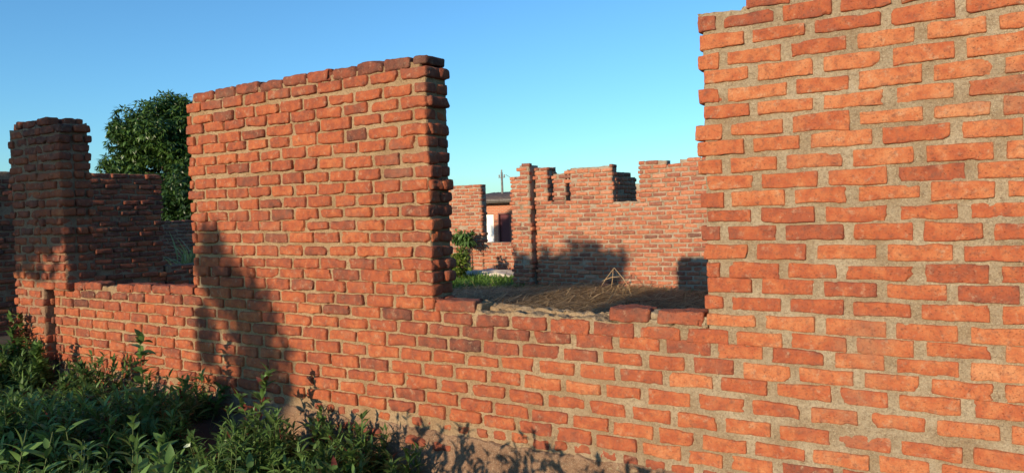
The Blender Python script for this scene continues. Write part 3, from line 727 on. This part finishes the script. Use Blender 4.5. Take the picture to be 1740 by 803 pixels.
# two unseen trees added at the right to cut sky light on the reveals
big = [(0, 0, 4.6, 2.6, 2.6, 2.2), (1.5, 0.6, 5.8, 2.0, 2.0, 1.7), (-1.5, -0.4, 5.2, 1.9, 2.0, 1.8), (0.2, 0.8, 3.2, 2.6, 2.4, 1.4)]
for x, y, lab in ((9.0, 11.5, "added unseen mango tree blocking sky light from the right, beside the straw yard"), (10.5, 4.5, "added unseen mango tree blocking sky light from the right, level with the front wall")):
    tr_ = thing("mango_tree", lab, "tree", (x, y, 0), "added unseen mango trees blocking sky light")
    a = Acc(); crown_leaves(a, big, 2600, 8, 0.30, 0.075, 0.6, int(x*10), 0.35); a.build("crown", [MANGO], tr_)
    a = Acc(); trunk(a, (0, 0, -0.2), (0.2, 0.1, 4.0), 0.25, 0.12, [b[:3] for b in big], 9); a.build("trunk", [BARK], tr_)

# ------------------------------------------------------------------ weeds
def herb(acc, x, y, h, seed, lean=(0, 0), nl=None, ll=0.085, lw=0.014, z0=0.0, tone=(0.2, 0.8), stems=1, m=(0, 1), red=0.0):
    g = np.random.default_rng(seed)
    for s in range(stems):
        a0 = g.uniform(0, 2*np.pi); sp_ = 0.25*h*(0.3 if stems == 1 else 1)
        hh = h*g.uniform(0.75, 1.0) if s else h
        top = np.array([x+lean[0]*hh+np.cos(a0)*sp_*g.random(), y+lean[1]*hh+np.sin(a0)*sp_*g.random(), z0+hh])
        b = np.array([x, y, z0-0.03]); t = np.linspace(0, 1, 6)[:, None]
        P = b*(1-t)+top*t; P[:, :2] += (np.sin(t*np.pi)*0.04*hh)*g.normal(size=2)
        tube(acc, P, np.linspace(0.004, 0.0018, 6), 5, m=m[1])
        n = nl or int(hh*90)+6
        u = g.random(n)**0.75; k = u*(len(P)-1); i = np.clip(k.astype(int), 0, len(P)-2); f = (k-i)[:, None]
        B = P[i]*(1-f)+P[i+1]*f
        th = g.uniform(0, 2*np.pi, n); el = g.normal(0.45, 0.35, n) + u*0.5
        D = np.stack([np.cos(th)*np.cos(el), np.sin(th)*np.cos(el), np.sin(el)], -1)
        B = B + D*(0.05*hh*(1-u))[:, None]
        tn = np.clip(g.uniform(*tone, n)+u*0.12, 0, 0.85)
        if red > 0: tn = np.where(g.random(n) < red, 1.0, tn)
        leaves(acc, B, D, np.tile([0, 0, 1.], (n, 1))+g.normal(0, 0.25, (n, 3)), ll*(0.55+0.75*g.random(n))*(1-0.35*u), lw*(0.8+0.5*g.random(n))*(1-0.2*u), 0.2+0.35*g.random(n), tn, K=5, m=m[0])

def in_weed_patch(x, y):
    # patch along the foot of the wall, widening to the left; thins out towards x=-2.5
    reach = np.interp(x, [-12, -9, -6, -5, -4.2, -3.4, -2.85, -2.6], [4, 3.6, 2.6, 2.1, 1.7, 1.1, 0.45, 0.25])
    return 3.55-reach < y < 3.56 and x < -2.98
a = Acc(); g = np.random.default_rng(77); cnt = 0
while cnt < 1850:
    x = g.uniform(-10.2, -2.3); y = g.uniform(0.2, 3.53)
    if not in_weed_patch(x, y): continue
    if -4.95 < x < -4.3 and y > 3.1: continue                       # bare dark gap at the foot of the middle pier
    if -7.0 < x < -5.6 and y > 3.2 and g.random() < 0.6: continue
    dens = np.clip(0.5+0.9*vn(np.array([[x, y, 0]]), 2.1, 90)[0], 0, 1)
    if g.random() > dens*0.95+0.3: continue
    h = g.uniform(0.08, 0.30)*np.interp(x, [-9, -6, -4.5, -3.5, -2.6], [1.25, 1.05, 1.25, 1.35, 0.8])*(0.55+0.75*dens)
    tb = g.uniform(0.0, 0.45); big_ = g.random() < 0.10
    herb(a, x, y, h, 1000+cnt, z0=float(fall(x)), lean= (g.normal(0, 0.15), g.normal(0, 0.15)), ll=g.uniform(0.08, 0.12)*(1.35 if big_ else 1), lw=g.uniform(0.008, 0.013)*(1.5 if big_ else 1), stems=2, nl=int(h*(40 if big_ else 60))+7, tone=(tb, tb+0.4), red=0.03)
    cnt += 1
for k in range(64):                                                  # nearer weeds, just under the frame, that cast leaf shadows on the footing
    x = g.uniform(-3.5, -1.5); y = g.uniform(1.35, 1.9)
    herb(a, x, y, 0.21+0.213*(3.6-y)+g.uniform(-0.05, 0.2)*np.interp(x, [-3.5, -2, -1.5], [1.1, 0.9, 0.4]), 5000+k, (g.normal(0, 0.12), 0.08), z0=-0.21, ll=0.11, lw=0.017, stems=1, nl=30)
for k in range(60):                                                  # seedlings on the bare bank
    herb(a, g.uniform(-3.6, -1.2), g.uniform(2.9, 3.5), g.uniform(0.03, 0.09), 7000+k, ll=0.035, lw=0.006, nl=6, z0=-0.21)
N = 900; x = g.uniform(-9.5, -3.0, N); y = g.uniform(0.8, 3.5, N); ok = [in_weed_patch(p, q) for p, q in zip(x, y)]; x = x[ok]; y = y[ok]; N = len(x)
th = g.uniform(0, 6.28, N); el = g.uniform(0.7, 1.45, N); t = np.linspace(0, 1, 5)
dx = np.stack([np.cos(th)*np.cos(el), np.sin(th)*np.cos(el), np.sin(el)], -1); L = g.uniform(0.12, 0.34, N)*np.interp(x, [-6, -3], [1.1, 0.6])
P = np.stack([x, y, fall(x)], -1)[:, None] + dx[:, None]*(L[:, None]*t[None])[..., None]; P[..., 2] -= (0.35*L)[:, None]*(t**2)[None]
W = np.full((N, 5), 0.0022)*np.array([1, 1, 0.9, 0.6, 0.15])
ribbon(a, P, W, up=(0.4, 1, 0), tone=np.clip(g.normal(0.6, 0.3, N), 0, 1), m=2)
o = a.build("weeds", [WEED, STEM, GRASSM]); tag(o, "dense low green weeds with narrow leaves covering the ground before the wall", "weeds", kind="stuff")

def one_weed(name, label, x, y, h, seed, cat="plant", **k):
    t = thing(name, label, cat, (x, y, float(fall(x)))); a = Acc(); herb(a, 0, 0, h, seed, m=(0, 0), **k)
    Q = np.concatenate(a.Q)
    # leaves and stem as separate parts
    st = Acc(); lf = Acc()
    for V, q, A in zip(a.V, a.Q, a.A):
        pass
    herbL = Acc(); herb(herbL, 0, 0, h, seed, m=(0, 1), **k)
    off = 0; nT = 0
    for V, q, A, mq in zip(herbL.V, herbL.Q, herbL.A, herbL.mq):
        dst = st if mq[0] == 1 else lf
        tr = None
        if mq[0] == 1: tr = herbL.T[nT]-off; nT += 1
        dst.add(V, q-off, tr, tone=A); off += len(V)
    st.build("stem", [STEM], t); lf.build("foliage", [WEED], t)
    return t
one_weed("weed_plant", "upright broad leaved weed reaching halfway up the wall below the left window", -4.98, 2.95, 0.68, 501, ll=0.13, lw=0.028, nl=44, tone=(0.45, 0.85), red=0.08)
one_weed("weed_plant", "tall weed with thin drooping tip before the shaded foot of the middle pier", -4.05, 3.15, 0.62, 502, ll=0.11, lw=0.018, nl=70, stems=2, red=0.12)
one_weed("weed_plant", "small bright weed at the frame bottom near the footing", -3.2, 3.15, 0.33, 503, ll=0.10, lw=0.018, nl=30, stems=2)
one_weed("weed_plant", "tiny weed at the right end of the weed patch", -2.30, 3.42, 0.20, 504, ll=0.08, lw=0.014, nl=18)
one_weed("weed_plant", "bushy weed at the foot of the left pillar", -7.1, 3.3, 0.42, 505, ll=0.10, lw=0.018, nl=60, stems=3)
one_weed("weed_plant", "tallest lanky weed at the left edge beside the pillar", -8.12, 3.80, 1.15, 506, ll=0.13, lw=0.016, nl=60, stems=1)
one_weed("weed_plant", "leafy reddish weed left of the pillar foot", -7.72, 3.36, 0.62, 507, ll=0.12, lw=0.02, nl=80, stems=3, red=0.25)
one_weed("weed_plant", "second lanky weed rising behind the leafy reddish weed", -8.35, 4.10, 1.0, 508, ll=0.13, lw=0.016, nl=60, stems=2)

# one pale fallen leaf
a = Acc(); leaves(a, np.array([[0, 0, 0]]), np.array([[0.7, -0.3, 0.15]]), np.array([[0.1, -0.6, 0.8]]), 0.085, 0.024, 0.1, 0.5)
o = a.build("fallen_leaf", [plain("pale_leaf", (0.55, 0.62, 0.42), 0.6)]); o.location = (-4.13, 2.72, 0.12); tag(o, "single pale leaf resting on the dark weeds near the frame bottom", "leaf")

# ------------------------------------------------------------------ yard behind the wall
g = np.random.default_rng(9)
def yard_h(x, y): return 0.10*np.exp(-((x+5.6)**2/3.5+(y-11.0)**2/1.6)) + 0.05*np.exp(-((x+6.8)**2/2+(y-9.8)**2/1.5)) - 0.01
N = 24000
x = g.uniform(-8.8, -1.2, N); y = g.uniform(7.4, 12.15, N)
keep = (g.random(N) < np.clip(0.8 - (np.abs(x+5.6)-1.6)*0.15, 0.25, 1)); x = x[keep]; y = y[keep]; N = len(x)
th = g.normal(0.25, 0.75, N); L = g.uniform(0.12, 0.42, N)
el = np.abs(g.normal(0.05, 0.16, N)); t = np.linspace(0, 1, 4)
dx = np.stack([np.cos(th)*np.cos(el), np.sin(th)*np.cos(el), np.sin(el)], -1)
z = yard_h(x, y)+g.uniform(0, 0.07, N)
P = np.stack([x, y, z], -1)[:, None] + dx[:, None]*(L[:, None]*t[None])[..., None]
P[..., 2] -= (0.35*L*np.abs(g.normal(0, 1, N)))[:, None]*(t**2)[None]*0.4; P[..., 2] = np.maximum(P[..., 2], 0.0)
a = Acc(); ribbon(a, P, np.full((N, 4), 0.0045), tone=np.clip(g.normal(0.45, 0.25, N), 0, 1))
N2 = 110; x = g.uniform(-8.3, -3, N2); y = g.uniform(10.5, 12.0, N2); th = g.uniform(0, 6.28, N2); L = g.uniform(0.08, 0.28, N2)
dx = np.stack([np.cos(th)*0.45, np.sin(th)*0.45, np.full(N2, 0.85)], -1)
P = np.stack([x, y, x*0], -1)[:, None] + dx[:, None]*(L[:, None]*t[None])[..., None]
ribbon(a, P, np.full((N2, 4), 0.0022), up=(0.3, 1, 0), tone=np.clip(g.normal(0.55, 0.2, N2), 0, 0.85))
o = a.build("straw", [STRAWM]); tag(o, "dry cut straw lying over the yard behind the wall", "straw", kind="stuff")
# straw mound under it
n = 60; X, Y = np.meshgrid(np.linspace(-8.9, -1.5, n), np.linspace(7.4, 12.15, n), indexing='ij')
Z = yard_h(X, Y)+vn(np.stack([X, Y, X*0], -1), 5, 3)*0.02
i = np.arange(n-1)[:, None]*n+np.arange(n-1)[None]; Q = np.stack([i, i+n, i+n+1, i+1], -1).reshape(-1, 4)
o = mk("path", np.stack([X, Y, Z], -1).reshape(-1, 3), Q, plain("straw_litter", (0.10, 0.062, 0.035), 0.95, (0.20, 0.13, 0.07), 30)); o["kind"] = "structure"; o.name = "yard_ground"

# dry stalks leaning together
a = Acc()
for p, q in (((0, 0, 0), (0.32, 0.0, 0.42)), ((0.62, 0, 0.05), (0.32, 0, 0.42)), ((0.22, 0.05, 0), (0.30, 0, 0.40)), ((0.1, 0, 0.2), (0.42, 0, 0.28))):
    tube(a, [p, ((p[0]+q[0])/2, p[1], (p[2]+q[2])/2+0.02), q], [0.007, 0.006, 0.004], 5)
o = a.build("dry_stalks", [plain("dry_stalk", (0.45, 0.31, 0.17), 0.8)]); o.location = (-5.85, 11.55, 0.04); tag(o, "dry stalks leaning together against the far wall above the straw", "stalks")

# green strip, bushes and sand by the far walls
a = Acc(); N = 5200; x = g.uniform(-10.6, -7.5, N); y = g.uniform(11.7, 13.35, N); th = g.uniform(0, 6.28, N); el = g.uniform(0.5, 1.4, N); L = g.uniform(0.08, 0.24, N)
dx = np.stack([np.cos(th)*np.cos(el), np.sin(th)*np.cos(el), np.sin(el)], -1); P = np.stack([x, y, x*0-0.02], -1)
leaves(a, P, dx, np.tile([0., 0, 1], (N, 1))+g.normal(0, .2, (N, 3)), L, 0.012, 0.3, np.clip(g.normal(0.5, 0.2, N), 0, 0.84), K=4)
N = 900; x = g.uniform(-7.5, -4.2, N); y = g.uniform(11.6, 12.1, N); th = g.uniform(0, 6.28, N); el = g.uniform(0.7, 1.5, N)
dx = np.stack([np.cos(th)*np.cos(el), np.sin(th)*np.cos(el), np.sin(el)], -1); P = np.stack([x, y, x*0-0.02], -1)
leaves(a, P, dx, np.tile([0., 0, 1], (N, 1)), g.uniform(0.06, 0.16, N), 0.008, 0.3, np.clip(g.normal(0.4, 0.3, N), 0, 1), K=4)
o = a.build("grass", [GRASSM]); tag(o, "bright green grass strip at the foot of the far walls", "grass", kind="stuff")
bs_ = thing("bush", "yellow green bush beside the reveal of the middle pier, across the yard", "bush", (-9.75, 12.9, 0))
a = Acc(); crown_leaves(a, [(0, 0, 0.30, 0.30, 0.3, 0.32), (0.05, 0.0, 0.55, 0.18, 0.2, 0.2), (-0.2, 0, 0.2, 0.3, 0.3, 0.22)], 260, 8, 0.07, 0.016, -0.2, 21, 0.3, (0.2, 0.8)); a.build("foliage", [BUSH], bs_)
a = Acc(); trunk(a, (0, 0, -0.05), (0, 0, 0.6), 0.015, 0.008, [(0.1, 0, 0.7), (-0.2, 0, 0.3)], 2); a.build("stem", [BARK], bs_)
vn_ = thing("creeper", "dark drooping leafy plant against the farther wall, above the bush", "plant", (-10.45, 13.9, 0))
a = Acc(); crown_leaves(a, [(0, 0, 0.92, 0.32, 0.25, 0.14), (0.2, 0.0, 0.85, 0.16, 0.2, 0.10)], 60, 7, 0.14, 0.025, 0.8, 22, 0.3, (0.1, 0.6)); a.build("foliage", [WEED], vn_)
a = Acc(); trunk(a, (0, 0, -0.05), (0, 0, 0.95), 0.018, 0.01, [(0.3, 0, 0.9), (-0.2, 0, 0.95)], 2); a.build("stem", [BARK], vn_)
a = Acc()
T, Q = cube_grid(26, 10, 4, 1.0); P = T*np.array([0.95, 0.28, 0.14]); P[:, 2] *= np.clip(1-(T[:, 0]**2)*0.75, 0.15, 1); P += vn3(P, 7, 2)*0.035; a.add(P, Q)
o = a.build("sand_heap", [plain("pale_sand", (0.50, 0.43, 0.33), 0.95, (0.66, 0.60, 0.50), 12)]); o.location = (-9.65, 13.75, 0.03); tag(o, "low heap of pale sand along the foot of the farther wall", "sand heap")
rd = thing("reed_clump", "pale green sunlit reed clump beyond the low side wall at the left", "plant", (-12.95, 8.7, 0))
a = Acc(); N = 46; th = g.uniform(0, 6.28, N); el = g.normal(1.15, 0.3, N)
dx = np.stack([np.cos(th)*np.cos(el), np.sin(th)*np.cos(el), np.sin(el)], -1)
leaves(a, np.tile([0, 0, 0.55], (N, 1))+g.normal(0, 0.08, (N, 3)), dx, np.tile([0., 0, 1], (N, 1))+g.normal(0, .2, (N, 3)), g.uniform(0.3, 0.62, N), 0.016, 0.45, g.uniform(0.4, 0.84, N), K=6)
a.build("foliage", [leaf_material("reed_leaf", (0.16, 0.20, 0.06), (0.42, 0.44, 0.18))], rd)
a = Acc(); tube(a, [(0, 0, -0.05), (0.02, 0, 0.3), (0, 0, 0.62)], [0.05, 0.04, 0.02], 6); a.build("stem", [STEM], rd)
sb = thing("shrub", "small green shrub showing in the notch of the broken topped wall", "bush", (-6.6, 13.9, 0))
a = Acc(); crown_leaves(a, [(0, 0, 1.45, 0.3, 0.3, 0.28), (0.1, 0, 0.8, 0.35, 0.3, 0.4)], 120, 7, 0.10, 0.02, 0.3, 25, 0.3, (0.1, 0.6)); a.build("foliage", [WEED], sb)
a = Acc(); trunk(a, (0, 0, -0.05), (0, 0, 1.4), 0.02, 0.01, [(0.1, 0, 1.5)], 2); a.build("stem", [BARK], sb)
